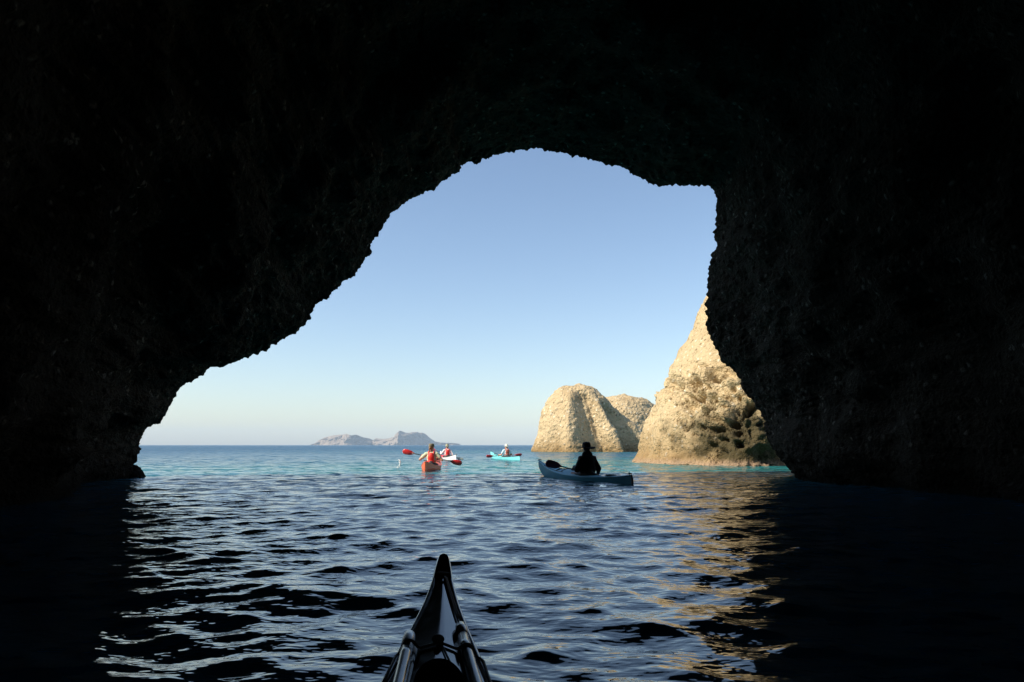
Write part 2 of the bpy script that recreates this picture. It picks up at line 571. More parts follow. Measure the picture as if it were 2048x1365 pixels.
# the tall one, half hidden by the cave's right-hand wall
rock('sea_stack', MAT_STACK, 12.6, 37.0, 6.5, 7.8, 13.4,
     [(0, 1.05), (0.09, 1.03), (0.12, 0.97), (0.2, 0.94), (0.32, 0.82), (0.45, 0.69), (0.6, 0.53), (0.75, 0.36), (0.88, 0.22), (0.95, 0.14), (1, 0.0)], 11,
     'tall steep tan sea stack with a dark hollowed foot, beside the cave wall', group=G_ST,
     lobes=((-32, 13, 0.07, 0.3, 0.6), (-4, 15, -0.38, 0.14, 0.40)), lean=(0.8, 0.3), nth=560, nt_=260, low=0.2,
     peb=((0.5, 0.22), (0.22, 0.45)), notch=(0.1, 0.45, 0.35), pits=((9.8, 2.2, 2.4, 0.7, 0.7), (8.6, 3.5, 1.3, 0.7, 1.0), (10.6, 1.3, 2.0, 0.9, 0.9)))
# the broad one further out
rock('sea_stack', MAT_FAR, 11.3, 97.0, 8.2, 5.6, 8.9,
     [(0, 1.04), (0.12, 1.0), (0.25, 0.93), (0.45, 0.82), (0.65, 0.68), (0.8, 0.54), (0.9, 0.42), (0.96, 0.28), (1, 0.0)], 23,
     'broad tan sea stack with shaded hollows between ridges, behind the dark kayaker', group=G_ST,
     top=((-9, 1.0), (-1.9, 1.0), (-0.8, 0.97), (0.6, 0.88), (1.8, 0.80), (4.8, 0.62), (9, 0.4)),
     lobes=((-24, 9, 0.16, 0.8, 1.0), (-9, 8, -0.26, 0.80, 0.95), (4, 9, -0.34, 0.75, 0.93), (19, 5.0, 0.08, 0.6, 0.85), (33, 9, -0.36, 0.62, 0.88), (52, 18, -0.50, 0.6, 0.9)), lean=(-2.5, 0),
     nth=560, nt_=200, low=0.2, peb=((0.7, 0.20), (0.36, 0.42)))
rock('sea_stack', MAT_FAR, 17.0, 112.0, 7.4, 6.0, 8.6,
     [(0, 1.04), (0.25, 0.98), (0.5, 0.9), (0.7, 0.80), (0.85, 0.65), (0.94, 0.45), (1, 0.0)], 37,
     'rounded fully lit tan rock showing behind the shoulder of the broad sea stack', group=G_ST,
     top=((-7, 0.97), (0, 1.0), (7, 0.85)), nth=420, nt_=160, low=0.2, peb=((0.7, 0.20), (0.36, 0.42)))
# small dark rock at the foot of the left cave wall
bp_ = at(279, 950, 19.9)
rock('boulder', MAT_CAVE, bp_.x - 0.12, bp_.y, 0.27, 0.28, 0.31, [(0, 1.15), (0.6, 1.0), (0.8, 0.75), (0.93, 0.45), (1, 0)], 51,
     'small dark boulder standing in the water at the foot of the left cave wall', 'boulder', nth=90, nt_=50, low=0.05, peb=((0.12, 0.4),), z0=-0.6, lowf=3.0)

# ------------------------------------------------------------------ distant island
def island():
    D = 2600.0
    ridge = [(618, 891), (624, 889.5), (633, 886), (640, 880), (650, 875), (661, 872), (672, 870.5), (685, 869.5), (692, 868), (696, 869), (702, 871), (712, 869.5), (718, 872),
             (726, 875), (738, 877), (745, 880), (748, 881), (752, 876.5), (757, 877.5), (766, 878), (775, 877.5), (783, 875.5), (790, 873.5), (793, 867), (797, 862),
             (800, 861.5), (806, 864), (812, 866), (820, 866), (824, 864.5), (834, 864.5), (838, 866), (844, 865.5), (850, 868), (856, 873), (862, 878), (870, 883),
             (880, 885), (892, 885.5), (905, 886), (916, 887), (919, 890), (921, 892)]
    pxs = np.linspace(ridge[0][0], ridge[-1][0], 480)
    py = np.interp(pxs, [a for a, b in ridge], [b for a, b in ridge])
    # the ridge runs away from the viewer to the right, so those flanks turn from the sun
    yd = D + np.interp(pxs, [618, 700, 745, 790, 800, 921], [60, 0, 130, 60, 60, 330])
    ax = np.array([px_dir(p, 890.5)[0] for p in pxs])
    h = np.maximum(0, (890.5 - py) / FPX * yd / math.cos(PITCH) * 0.99)
    vs = np.linspace(-1, 1, 90)
    _, V = np.meshgrid(pxs, vs)
    Hh = np.broadcast_to(h, V.shape)
    q = np.stack([np.broadcast_to(ax * D, V.shape) / 26.0, V * 1.6, np.zeros_like(V)], -1)
    n1 = fbm(q, 5, 5)
    Z = Hh * np.clip(1 - np.abs(V) ** 1.5, 0, 1) - 1.0 * (np.abs(V) > 0.985)
    off = V * (22 + 0.75 * Hh) + (11 * n1 + 7 * fbm(q * 2.2 + 9, 3, 8)) * np.minimum(1, np.abs(V) * 3)
    Y = yd + off
    X = ax * yd + 7 * fbm(q * 1.7 + 4, 3, 18) * np.minimum(1, np.abs(V) * 2)
    o = grid_mesh('island', np.stack([X, Y, Z], -1), MAT_ISLE)
    tag(o, 'pale hazy rocky island with two humps on the horizon', 'island', kind='structure')
island()

# ------------------------------------------------------------------ object materials
M_BLUE_SHADED = plain('shaded_blue_plastic', (0.045, 0.25, 0.36), 0.42, 0.06, 3, spec=0.15)  # kayak blue with the shade on the cave-facing hull side painted in
M_BLUE = plain('pale_blue_plastic', (0.18, 0.50, 0.66), 0.42, 0.06, 3, spec=0.2)
M_ORANGE = plain('orange_red_plastic', (0.86, 0.13, 0.025), 0.38, 0.08, 3)
M_WHITE = plain('white_plastic', (0.80, 0.78, 0.75), 0.35, 0.05, 3)
M_REDK = plain('red_plastic', (0.78, 0.07, 0.07), 0.38, 0.08, 3)
M_CYAN = plain('turquoise_plastic', (0.22, 0.72, 0.72), 0.38, 0.06, 3)
M_BLACKGEL = plain('black_gelcoat', (0.008, 0.009, 0.012), 0.09, 0.3, 20, spec=0.6)
M_RUB = plain('black_rubber', (0.018, 0.018, 0.018), 0.7, 0.2, 30)
M_DARKRUB = plain('matte_black_rubber', (0.006, 0.006, 0.007), 0.9, 0.2, 30, spec=0.0)
M_RIM = plain('dark_grey_trim', (0.03, 0.03, 0.032), 0.12, 0.2, 30, spec=0.8)
M_CORD = plain('black_cord', (0.012, 0.012, 0.014), 0.6, 0.3, 80)
M_SKIRT = plain('dark_neoprene', (0.025, 0.025, 0.028), 0.75, 0.25, 15, bump=0.004, bscale=30)
M_SHAFT = plain('carbon_shaft', (0.015, 0.015, 0.017), 0.3, 0.2, 30)
M_GLSHAFT = plain('glossy_black_shaft', (0.012, 0.013, 0.016), 0.16, 0.2, 30, spec=0.7)
M_ALU = plain('aluminium_ferrule', (0.35, 0.36, 0.38), 0.3, 0.1, 40, metal=1.0)
M_BLRED = plain('red_blade_plastic', (0.55, 0.028, 0.03), 0.3, 0.12, 6)
M_BLDARK = plain('maroon_blade_plastic', (0.55, 0.10, 0.16), 0.3, 0.12, 6)
M_BLPALE = plain('pale_blade_plastic', (0.42, 0.46, 0.40), 0.3, 0.12, 6)
M_SKIN = plain('skin', (0.55, 0.30, 0.20), 0.5, 0.08, 14)
M_SKIN_DARK = plain('darker_skin', (0.33, 0.18, 0.12), 0.5, 0.08, 14)  # the skin colour above, evenly darkened
M_GREENSHIRT = plain('pale_green_cotton', (0.52, 0.60, 0.42), 0.85, 0.1, 9, bump=0.01, bscale=14)
M_WHITESHIRT = plain('white_cotton', (0.76, 0.74, 0.70), 0.85, 0.08, 9, bump=0.01, bscale=14)
M_BLUESHIRT = plain('pale_blue_cotton', (0.55, 0.70, 0.76), 0.85, 0.08, 9, bump=0.01, bscale=14)
M_BLACKCLOTH = plain('black_cloth', (0.012, 0.013, 0.015), 0.85, 0.3, 9, bump=0.012, bscale=12)
M_REDVEST = plain('red_nylon', (0.72, 0.035, 0.025), 0.6, 0.15, 8, bump=0.012, bscale=16)
M_RUSTVEST = plain('rust_red_nylon', (0.33, 0.085, 0.05), 0.65, 0.15, 8, bump=0.012, bscale=16)
M_STRAP = plain('black_webbing', (0.02, 0.02, 0.02), 0.8, 0.2, 40)
M_OLIVE = plain('olive_cotton', (0.19, 0.17, 0.11), 0.85, 0.2, 25)
M_PALEOLIVE = plain('faded_olive_cotton', (0.36, 0.35, 0.24), 0.85, 0.2, 25)
M_WHITEHAT = plain('cream_cotton', (0.76, 0.74, 0.62), 0.85, 0.08, 25)
M_HAIR = plain('light_brown_hair', (0.24, 0.13, 0.06), 0.6, 0.3, 60)
M_HAIRD = plain('dark_hair', (0.03, 0.02, 0.015), 0.6, 0.3, 60)

# ------------------------------------------------------------------ kayaks
def interp_s(tab, col, y):
    tab = np.array(tab)
    yy = np.linspace(tab[0, 0], tab[-1, 0], 400)
    v = np.interp(yy, tab[:, 0], tab[:, col])
    k = np.hanning(25); k /= k.sum()
    v = np.convolve(np.pad(v, 12, mode='reflect', reflect_type='odd'), k, 'valid')
    return np.interp(y, yy, v)

def hull_parts(root, tab, mat_hull, mat_deck, mat_rim, n=90, rim=0.012, flat=0.0):
    """tab rows: y, half beam, sheer z, keel z, deck crown."""
    t = np.linspace(0, 1, n)
    y0, y1 = tab[0][0], tab[-1][0]
    ys = y0 + (y1 - y0) * (t - 0.10 * np.sin(2 * math.pi * t) / math.pi)
    b = interp_s(tab, 1, ys); zs = interp_s(tab, 2, ys); zk = interp_s(tab, 3, ys); cr = interp_s(tab, 4, ys)
    hb = MB()
    sec = [(-1, 1.0), (-0.97, 0.75), (-0.9, 0.5), (-0.76, 0.27), (-0.5, 0.12), (-0.22, 0.03), (0, 0), (0.22, 0.03), (0.5, 0.12), (0.76, 0.27), (0.9, 0.5), (0.97, 0.75), (1, 1.0)]
    rings = [[(s * b[i], ys[i], zk[i] + f * (zs[i] - zk[i])) for s, f in sec] for i in range(n)]
    hb.loft(rings, closed=False)
    for i in (0, n - 1):
        hb.add(rings[i], [tuple(range(len(sec)))])
    hull = hb.build('hull', mat_hull, root)
    db = MB()
    ds = np.linspace(-1, 1, 15)
    rings = [[(s * b[i], ys[i], zs[i] + cr[i] * ((1 - abs(s)) ** 1.0 * (1 - flat) + flat * (1 - s * s))) for s in ds] for i in range(n)]
    db.loft(rings, closed=False)
    deck = db.build('deck', mat_deck, root)
    rb = MB()
    rb.tube([(-b[i], ys[i], zs[i]) for i in range(n)] , rim, 8)
    rb.tube([(b[i], ys[i], zs[i]) for i in range(n)], rim, 8)
    rb.build('gunwale', mat_rim, root)
    def deck_z(x, y):
        bb = interp_s(tab, 1, y); s = min(1, abs(x) / max(bb, 1e-3))
        return float(interp_s(tab, 2, y) + interp_s(tab, 4, y) * ((1 - s) * (1 - flat) + flat * (1 - s * s)))
    return deck_z, (lambda y: float(interp_s(tab, 1, y))), (lambda y: float(interp_s(tab, 2, y)))

TOUR = [(-2.35, 0.012, 0.215, -0.03, 0.012), (-2.25, 0.035, 0.205, -0.05, 0.02), (-1.9, 0.12, 0.17, -0.09, 0.03), (-1.3, 0.23, 0.14, -0.11, 0.03), (-0.6, 0.30, 0.125, -0.12, 0.035),
        (0.0, 0.31, 0.13, -0.12, 0.06), (0.5, 0.295, 0.145, -0.12, 0.12), (1.1, 0.235, 0.18, -0.11, 0.08), (1.7, 0.145, 0.245, -0.08, 0.045), (2.2, 0.06, 0.34, 0.0, 0.025),
        (2.5, 0.022, 0.42, 0.14, 0.014), (2.6, 0.010, 0.45, 0.28, 0.008)]

def ring_pts(cx, cy, rx, ry, zf, n=28):
    return [(cx + rx * math.cos(a), cy + ry * math.sin(a), zf(cx + rx * math.cos(a), cy + ry * math.sin(a))) for a in [2 * math.pi * i / n for i in range(n + 1)]]

def kayak(loc, heading, mh, md, mr, label, rudder=False, stern=0.0):
    root = empty('kayak', loc, heading)
    tag(root, label, 'kayak', 'touring kayaks paddling out of the cave')
    tab = [(y, b, z + stern * float(sstep(np.array(-y), 0.9, 2.2)), k, c) for y, b, z, k, c in TOUR]
    dz, hb, sz = hull_parts(root, tab, mh, md, mr, flat=0.7)
    cy = -0.22
    c = MB(); c.tube(ring_pts(0, cy, 0.22, 0.42, lambda x, y: dz(x, y) + 0.02), 0.016, 8); c.build('coaming', M_RUB, root)
    s = MB(); rings = []
    for f, zz in ((1.0, 0.022), (0.8, 0.05), (0.62, 0.085), (0.55, 0.14)):
        rings.append([(0.215 * f * math.cos(a), cy - (1 - f) * 0.10 + 0.41 * f * math.sin(a), dz(0.2 * math.cos(a), cy + 0.4 * math.sin(a)) + zz) for a in [2 * math.pi * i / 28 for i in range(28)]])
    s.loft(rings); s.build('spray_skirt', M_SKIRT, root)
    # fore deck elastics: two side lines and a zig-zag
    zig = [(-1, 0.75), (1, 0.93), (-1, 1.11), (1, 1.29), (-1, 1.47)]
    e = MB(); pz = []
    for (s0, ya), (s1, yb) in zip(zig[:-1], zig[1:]):
        for k in range(6):
            y = ya + (yb - ya) * k / 6; x = (s0 + (s1 - s0) * k / 6) * 0.72 * hb(y)
            pz.append((x, y, dz(x, y) + 0.008))
    e.tube(pz, 0.007, 6); e.build('elastic_cord', M_CORD, root)
    for sgn in (-1, 1):
        e = MB(); e.tube([(sgn * 0.78 * hb(y), y, dz(sgn * 0.78 * hb(y), y) + 0.009) for y in np.linspace(0.62, 2.1, 12)], 0.006, 6)
        e.build('deck_line', M_CORD, root)
    for y, rx, ry in ((1.75, 0.075, 0.11), (-1.45, 0.12, 0.17)):
        h = MB(); rings = []
        for f, zz in ((1.0, 0.004), (1.0, 0.022), (0.86, 0.03), (0.5, 0.034), (0.05, 0.035)):
            rings.append([(rx * f * math.cos(a), y + ry * f * math.sin(a), dz(0.4 * rx, y) + zz) for a in [2 * math.pi * i / 22 for i in range(22)]])
        h.loft(rings); h.build('hatch_cover', M_RUB, root)
    for y, sg in ((2.52, 1), (-2.28, -1)):
        g = MB(); g.tube([(-0.05, y, dz(0, y) + 0.02), (-0.02, y + sg * .01, dz(0, y) + 0.03), (0.02, y + sg * .01, dz(0, y) + 0.03), (0.05, y, dz(0, y) + 0.02)], 0.013, 8)
        g.build('grab_handle', M_RUB, root)
    if rudder:
        r = MB()
        r.loft([[(sx * 0.008, -2.33 - p, z) for sx, p in ((-1, 0.0), (1, 0.0), (1, wd), (-1, wd))] for z, wd in ((-0.16, 0.05), (0.0, 0.10), (0.15, 0.09), (0.23, 0.05))])
        r.tube([(0, -2.30, 0.2), (0, -2.26, 0.29)], 0.010, 6)
        r.build('rudder', M_RUB, root)
    return root

def paddle(C0, d, roll, mat, label, mat2=None, half=1.08, bl=0.46, bw=0.095):
    """Double-bladed paddle: C0 centre, d unit direction (world), roll turns the blade faces."""
    d = Vector(d).normalized()
    root = empty('paddle', C0)
    tag(root, label, 'paddle', 'double-bladed kayak paddles')
    up = Vector((0, 0, 1)); a = (up - d * up.dot(d)).normalized(); nb = d.cross(a)
    wv = a * math.cos(roll) + nb * math.sin(roll)
    fv = d.cross(wv)
    s = MB(); s.tube([d * (-half + bl * .45), d * (-0.4), Vector((0, 0, 0)), d * 0.4, d * (half - bl * .45)], 0.0155, 12); s.build('shaft', M_SHAFT, root)
    for sg, mm in ((-1, mat), (1, mat2 or mat)):
        b = MB(); rings = []
        for i in range(15):
            t = i / 14
            wd = bw * (math.sin(math.pi * min(1, t * 0.62 + 0.08)) ** 0.8) if t < 0.86 else bw * 0.93 * math.sqrt(max(0.02, 1 - ((t - 0.86) / 0.145) ** 2))
            wd = max(wd * (sstep(np.array(t), -0.12, 0.35) * 0.85 + 0.15), 0.012)
            cpos = d * sg * (half - bl + bl * t)
            bow_ = fv * (0.03 * math.sin(math.pi * t) - 0.02)
            ring = []
            for k in range(16):
                an = 2 * math.pi * k / 16
                th = 0.006 + 0.010 * (1 - t)
                ring.append(cpos + bow_ + wv * wd * math.cos(an) - fv * (0.018 * (math.cos(an) ** 2)) + fv * th * math.sin(an))
            rings.append(ring)
        b.loft(rings); b.build('blade', mm, root)
    return root

# ------------------------------------------------------------------ people
def ik(a, h, l1, l2, pole):
    a, h = Vector(a), Vector(h)
    v = h - a; L = min(v.length, (l1 + l2) * 0.995); u_ = v.normalized()
    x = (l1 * l1 - l2 * l2 + L * L) / (2 * L)
    hh = math.sqrt(max(0, l1 * l1 - x * x))
    p = Vector(pole); p = (p - u_ * p.dot(u_)).normalized()
    return a + u_ * x + p * hh

def remesh(o, vox, iters=6):
    m = o.modifiers.new('remesh', 'REMESH'); m.mode = 'VOXEL'; m.voxel_size = vox; m.use_smooth_shade = True
    s = o.modifiers.new('smooth', 'SMOOTH'); s.factor = 0.5; s.iterations = iters

def person(loc, heading, pad_c, pad_d, skin, shirt, sleeve, vest, hat, hat_mat, hair, label, head_yaw=0.0, lean=0.0, twist=0.0, vox=0.0065, bulk=0.0, flare=0.42):
    """Seated paddler facing local +Y; pad_c, pad_d: paddle centre and direction in local space."""
    pad_d = Vector(pad_d).normalized(); pad_c = Vector(pad_c)
    def T(p):                                         # lean the trunk about the hips
        p = Vector(p); return Matrix.Rotation(-lean, 3, 'X') @ p
    up_a = Vector((0, 0, 1)); b = MB()
    # trunk
    b.ellipsoid((0, 0, 0.10), 0.165, 0.125, 0.12)
    b.ellipsoid(T((0, 0.0, 0.24)), 0.148, 0.105, 0.16)
    b.ellipsoid(T((0, -0.005, 0.38)), 0.168, 0.112, 0.16)
    b.ellipsoid(T((0, -0.01, 0.475)), 0.165, 0.095, 0.085)
    b.capsule(T((0, 0.0, 0.50)), T((0, 0.02, 0.62)), 0.062, 0.054)
    # head with a face
    hc = T((0, 0.035, 0.705)); HM = Matrix.Rotation(head_yaw, 3, 'Z')
    def H(x, y, z): return hc + HM @ Vector((x, y, z))
    b.ellipsoid(H(0, -0.012, 0.025), 0.076, 0.095, 0.092, M=HM)
    b.ellipsoid(H(0, 0.03, -0.045), 0.056, 0.062, 0.068, M=HM)
    b.capsule(H(0, 0.088, 0.012), H(0, 0.107, -0.022), 0.010, 0.015)
    b.ellipsoid(H(0, 0.083, -0.055), 0.026, 0.014, 0.010, M=HM)
    b.ellipsoid(H(0, 0.075, -0.098), 0.024, 0.02, 0.016, M=HM)
    for sg in (-1, 1):
        b.ellipsoid(H(sg * 0.077, -0.012, -0.005), 0.012, 0.02, 0.033, M=HM)
        b.ellipsoid(H(sg * 0.032, 0.078, 0.018), 0.018, 0.012, 0.011, M=HM)
    arms = []
    for sg in (-1, 1):
        sh = T((sg * 0.185, -0.005 + sg * twist, 0.475))
        G = pad_c + pad_d * sg * 0.34
        # the palm sits on the near upper side of the shaft
        away = (sh - G); away = (away - pad_d * away.dot(pad_d)).normalized()
        wr = G + away * 0.085
        el = ik(sh, wr, 0.285, 0.25, (sg * flare, -0.30, -1.0))
        b.capsule(T((sg * 0.09, 0, 0.485)), sh, 0.07, 0.066)
        b.capsule(sh, el, 0.060, 0.044); b.capsule(el, wr, 0.043, 0.029)
        b.capsule(wr, G + away * 0.045, 0.028, 0.034)
        b.capsule(G + away * 0.040 - pad_d * 0.026, G + away * 0.040 + pad_d * 0.026, 0.019, 0.019)
        q = pad_d.cross(away)
        for k in range(4):                              # four fingers wrapped round the shaft
            off = pad_d * ((k - 1.5) * 0.0215)
            ln = (0.93, 1.05, 1.0, 0.82)[k]; rf = 0.0265
            pts = [G + off + away * (0.042) + q * 0.008]
            for an in (55, 105, 150, 195):
                a_ = R(an * ln); pts.append(G + off + (away * math.cos(a_) + q * math.sin(a_)) * rf)
            for i in range(4): b.capsule(pts[i], pts[i + 1], 0.0100 - 0.0006 * i, 0.0094 - 0.0006 * i, 8, 3)
        tb = G + away * 0.038 - pad_d * sg * 0.034
        tp = [tb] + [G - pad_d * sg * (0.036 - 0.006 * i) + (away * math.cos(R(a_)) - q * math.sin(R(a_))) * 0.028 for i, a_ in enumerate((60, 110, 150))]
        for i in range(3): b.capsule(tp[i], tp[i + 1], 0.0125 - 0.001 * i, 0.0115 - 0.001 * i, 8, 3)
        arms.append((sh, el, wr))
        hip, kn, an_ = Vector((sg * 0.09, 0.03, 0.07)), Vector((sg * 0.16, 0.47, 0.085)), Vector((sg * 0.10, 0.88, 0.01))
        b.capsule(hip, kn, 0.082, 0.055); b.capsule(kn, an_, 0.053, 0.037)
        b.capsule(an_, an_ + Vector((sg * 0.03, 0.10, 0.05)), 0.036, 0.026)
    body = b.build('person', skin); remesh(body, vox)
    body.location = loc; body.rotation_euler = (0, 0, heading)
    tag(body, label, 'person', 'people paddling kayaks')
    # shirt
    s = MB()
    s.ellipsoid((0, 0, 0.11), 0.178, 0.135, 0.12)
    s.ellipsoid(T((0, 0.0, 0.24)), 0.163, 0.117, 0.165); s.ellipsoid(T((0, -0.005, 0.38)), 0.180, 0.123, 0.162); s.ellipsoid(T((0, -0.01, 0.478)), 0.175, 0.104, 0.088)
    if bulk:                                             # a loose jacket hanging full to the seat
        s.ellipsoid((0, -0.02, 0.06), 0.235, 0.175, 0.11); s.ellipsoid(T((0, -0.02, 0.22)), 0.215, 0.155, 0.20); s.ellipsoid(T((0, -0.015, 0.40)), 0.205, 0.14, 0.17)
        s.capsule(T((-0.05, -0.01, 0.56)), T((0.05, -0.01, 0.56)), 0.085, 0.085); s.ellipsoid(T((0, -0.04, 0.61)), 0.078, 0.07, 0.07)
    for sh, el, wr in arms:
        sg = -1 if sh.x < 0 else 1
        s.capsule(T((sg * 0.09, 0, 0.485)), sh - Vector((sg * bulk, 0, bulk)), 0.080, 0.076)
        if sleeve >= 1: s.capsule(sh - Vector((sg * bulk, 0, bulk * 1.5)), el, 0.071 + bulk * .4, 0.057 + bulk); s.capsule(el, el.lerp(wr, 0.92), 0.056 + bulk, 0.042 + bulk * .4)
        else: s.capsule(sh, sh.lerp(el, sleeve), 0.072, 0.064)
    so = s.build('shirt' if shirt is not M_BLACKCLOTH else 'jacket', shirt, body); remesh(so, vox, 3)
    if vest is not None:
        v = MB()
        v.ellipsoid(T((0, -0.115, 0.37)), 0.118, 0.075, 0.165); v.ellipsoid(T((0, -0.115, 0.21)), 0.105, 0.07, 0.12)
        v.ellipsoid(T((0, -0.10, 0.29)), 0.112, 0.072, 0.15)
        v.ellipsoid(T((0, 0.12, 0.33)), 0.125, 0.06, 0.17)
        for sg in (-1, 1):
            pth = [T((sg * 0.085, -0.10, 0.47)), T((sg * 0.09, -0.05, 0.565)), T((sg * 0.09, 0.03, 0.57)), T((sg * 0.085, 0.11, 0.46))]
            for p_, q_ in zip(pth[:-1], pth[1:]): v.capsule(p_, q_, 0.028, 0.028, 10, 4)
            pth = [T((sg * 0.09, -0.12, 0.24)), T((sg * 0.165, -0.03, 0.23)), T((sg * 0.165, 0.05, 0.23)), T((sg * 0.09, 0.13, 0.26))]
            for p_, q_ in zip(pth[:-1], pth[1:]): v.capsule(p_, q_, 0.020, 0.020, 10, 4)
        vo = v.build('life_vest', vest, body); remesh(vo, vox, 3)
        st = MB(); st.tube([T((0.19 * math.cos(a), 0.01 + 0.185 * math.sin(a), 0.155)) for a in [2 * math.pi * i / 30 for i in range(31)]], 0.010, 6)
        st.build('belt', M_STRAP, body)
    # hair
    hm = MB()
    hm.ellipsoid(H(0, -0.03, 0.018), 0.083, 0.088, 0.09, M=HM)
    if hair is M_HAIR:                                   # tied at the nape
        hm.capsule(H(0, -0.105, -0.02), H(0, -0.12, -0.11), 0.034, 0.02)
    ho = hm.build('hair', hair, body); remesh(ho, vox, 3)
    # hat
    h = MB(); rings = []
    if hat == 'cap':
        prof = [(0.092, 0.105, 0.035), (0.094, 0.107, 0.06), (0.092, 0.105, 0.10), (0.085, 0.097, 0.128), (0.06, 0.07, 0.142), (0.005, 0.006, 0.144)]
        brim = 0.0
    else:
        prof = [(0.086, 0.103, 0.04), (0.086, 0.103, 0.07), (0.083, 0.099, 0.115), (0.074, 0.088, 0.146), (0.05, 0.06, 0.157), (0.005, 0.006, 0.158)]
    if hat == 'wide':
        prof = [(0.100, 0.116, 0.03), (0.102, 0.118, 0.07), (0.100, 0.115, 0.105), (0.092, 0.106, 0.138), (0.072, 0.084, 0.158), (0.04, 0.046, 0.168), (0.005, 0.006, 0.170)]
    for rx, ry, z in prof:
        rings.append([H(rx * math.cos(a), -0.01 + ry * math.sin(a), z) for a in [2 * math.pi * i / 28 for i in range(28)]])
    h.loft(rings)
    ho = h.build('hat', hat_mat, body)
    bm_ = MB(); rings = []
    bw = {'cap': 0.0, 'bucket': 0.052, 'wide': 0.135}[hat]
    if hat == 'cap':
        pts = [H(0.085 * math.sin(a), 0.075 * math.cos(a) + 0.012, 0.045) for a in np.linspace(-1.2, 1.2, 13)]
        out = [H(0.088 * math.sin(a), 0.165 * math.cos(a) + 0.0, 0.03) for a in np.linspace(-1.2, 1.2, 13)]
        for dz_ in (0.0,):
            bm_.loft([pts, out, [p - Vector((0, 0, 0.008)) for p in out], [p - Vector((0, 0, 0.008)) for p in pts]], closed=False)
    else:
        drop = {'bucket': 0.03, 'wide': 0.022}[hat]
        for f, z in ((0, 0.052), (0.5, 0.049 - drop * 0.4), (1.0, 0.046 - drop), (1.0, 0.040 - drop), (0.5, 0.043 - drop * 0.4), (0, 0.046)):
            rings.append([H((0.084 + bw * f) * math.cos(a), -0.01 + (0.100 + bw * f) * math.sin(a), z + f * (0.012 * math.cos(2 * a) + (0.016 * math.cos(3 * a + 1) if hat == 'wide' else 0))) for a in [2 * math.pi * i / 36 for i in range(36)]])
        bm_.loft(rings, caps=False)
    bm_.build('brim', hat_mat, ho)
    return body

def crew(px, Yp, heading_deg, mats, klabel, plabel, pdlabel, pad_c, pad_d, roll, blade, pkw, blade2=None, rudder=False, stern=0.0, sink=0.0):
    a = R(heading_deg)
    X = px_dir(px, 900)[0] * Yp
    seat_y = -0.30
    hx, hy = -math.sin(a), math.cos(a)
    kloc = (X - hx * seat_y, Yp - hy * seat_y, -sink)
    kayak(kloc, a, *mats, klabel, rudder, stern)
    ploc = Vector((X, Yp, 0.055))
    person(ploc, a, pad_c, pad_d, label=plabel, **pkw)
    Mz = Matrix.Rotation(a, 3, 'Z')
    paddle(ploc + Mz @ Vector(pad_c), Mz @ Vector(pad_d), roll, blade, pdlabel, blade2)

crew(1174, 18.3, 22, (M_BLUE_SHADED, M_BLUE, M_BLUE), 'pale blue kayak in the cave shade, nearest of the boats ahead',
     'person in black jacket and wide-brimmed black hat, seen from behind in shade',
     'dark paddle with maroon blade held across the lap of the person in black',
     (0.08, 0.28, 0.13), (0.97, 0.0, -0.215), R(18), M_BLDARK,
     dict(skin=M_SKIN_DARK, shirt=M_BLACKCLOTH, sleeve=1, vest=None, hat='wide', hat_mat=M_BLACKCLOTH, hair=M_HAIRD, bulk=0.02), rudder=True, sink=0.025)
crew(863, 26.3, 0.5, (M_ORANGE, M_ORANGE, M_ORANGE), 'orange red kayak seen stern on, out in the sun',
     'person in pale green shirt, red life vest and olive cap, paddling the orange kayak',
     'paddle with large red blades held by the person in the green shirt',
     (0.0, 0.27, 0.36), (0.97, 0.0, -0.20), R(10), M_BLRED,
     dict(skin=M_SKIN, shirt=M_GREENSHIRT, sleeve=0.55, vest=M_REDVEST, hat='cap', hat_mat=M_OLIVE, hair=M_HAIR, head_yaw=R(-35), flare=0.95), stern=0.10)
crew(894.5, 43.5, 19, (M_WHITE, M_REDK, M_WHITE), 'white kayak with red fore deck behind the orange kayak',
     'person in white shirt, red life vest and olive brimmed hat in the white kayak',
     'paddle with one dark and one pale blade held by the person in white',
     (0.02, 0.30, 0.27), (0.80, -0.42, -0.30), R(5), M_BLDARK,
     dict(skin=M_SKIN, shirt=M_WHITESHIRT, sleeve=1, vest=M_REDVEST, hat='bucket', hat_mat=M_PALEOLIVE, hair=M_HAIRD), blade2=M_BLPALE, stern=0.08)
crew(1014, 44.0, 21, (M_CYAN, M_CYAN, M_CYAN), 'bright turquoise kayak far out, alone left of the broad sea stack',
     'person in pale blue shirt, rust red life vest and cream hat in the turquoise kayak',
     'paddle with narrow red blades held level by the person in the cream hat',
     (-0.05, 0.33, 0.17), (0.98, -0.15, 0.04), R(28), M_BLRED,
     dict(skin=M_SKIN, shirt=M_BLUESHIRT, sleeve=0.6, vest=M_RUSTVEST, hat='bucket', hat_mat=M_WHITEHAT, hair=M_HAIRD, head_yaw=R(30), lean=R(6)))

# drips falling from the raised red blade
def splash():
    c = at(798, 930, 26.5); b = MB(); g = np.random.default_rng(4)
    for i in range(46):
        t = g.uniform(0, 1); z = 0.02 + 0.33 * t
        x = c.x + 0.09 * math.sin(t * 3.1) - 0.05 + g.normal(0, 0.022); y = 26.5 + g.normal(0, 0.04)
        r = g.uniform(0.005, 0.016)
        b.ellipsoid((x, y, z), r, r, r * g.uniform(1.0, 2.4), 8, 6)
    o = b.build('splash', plain('white_spray', (0.85, 0.87, 0.88), 0.25, 0.03, 5))
    tag(o, 'white water drops falling below the raised red paddle blade', 'splash', kind='stuff')
splash()

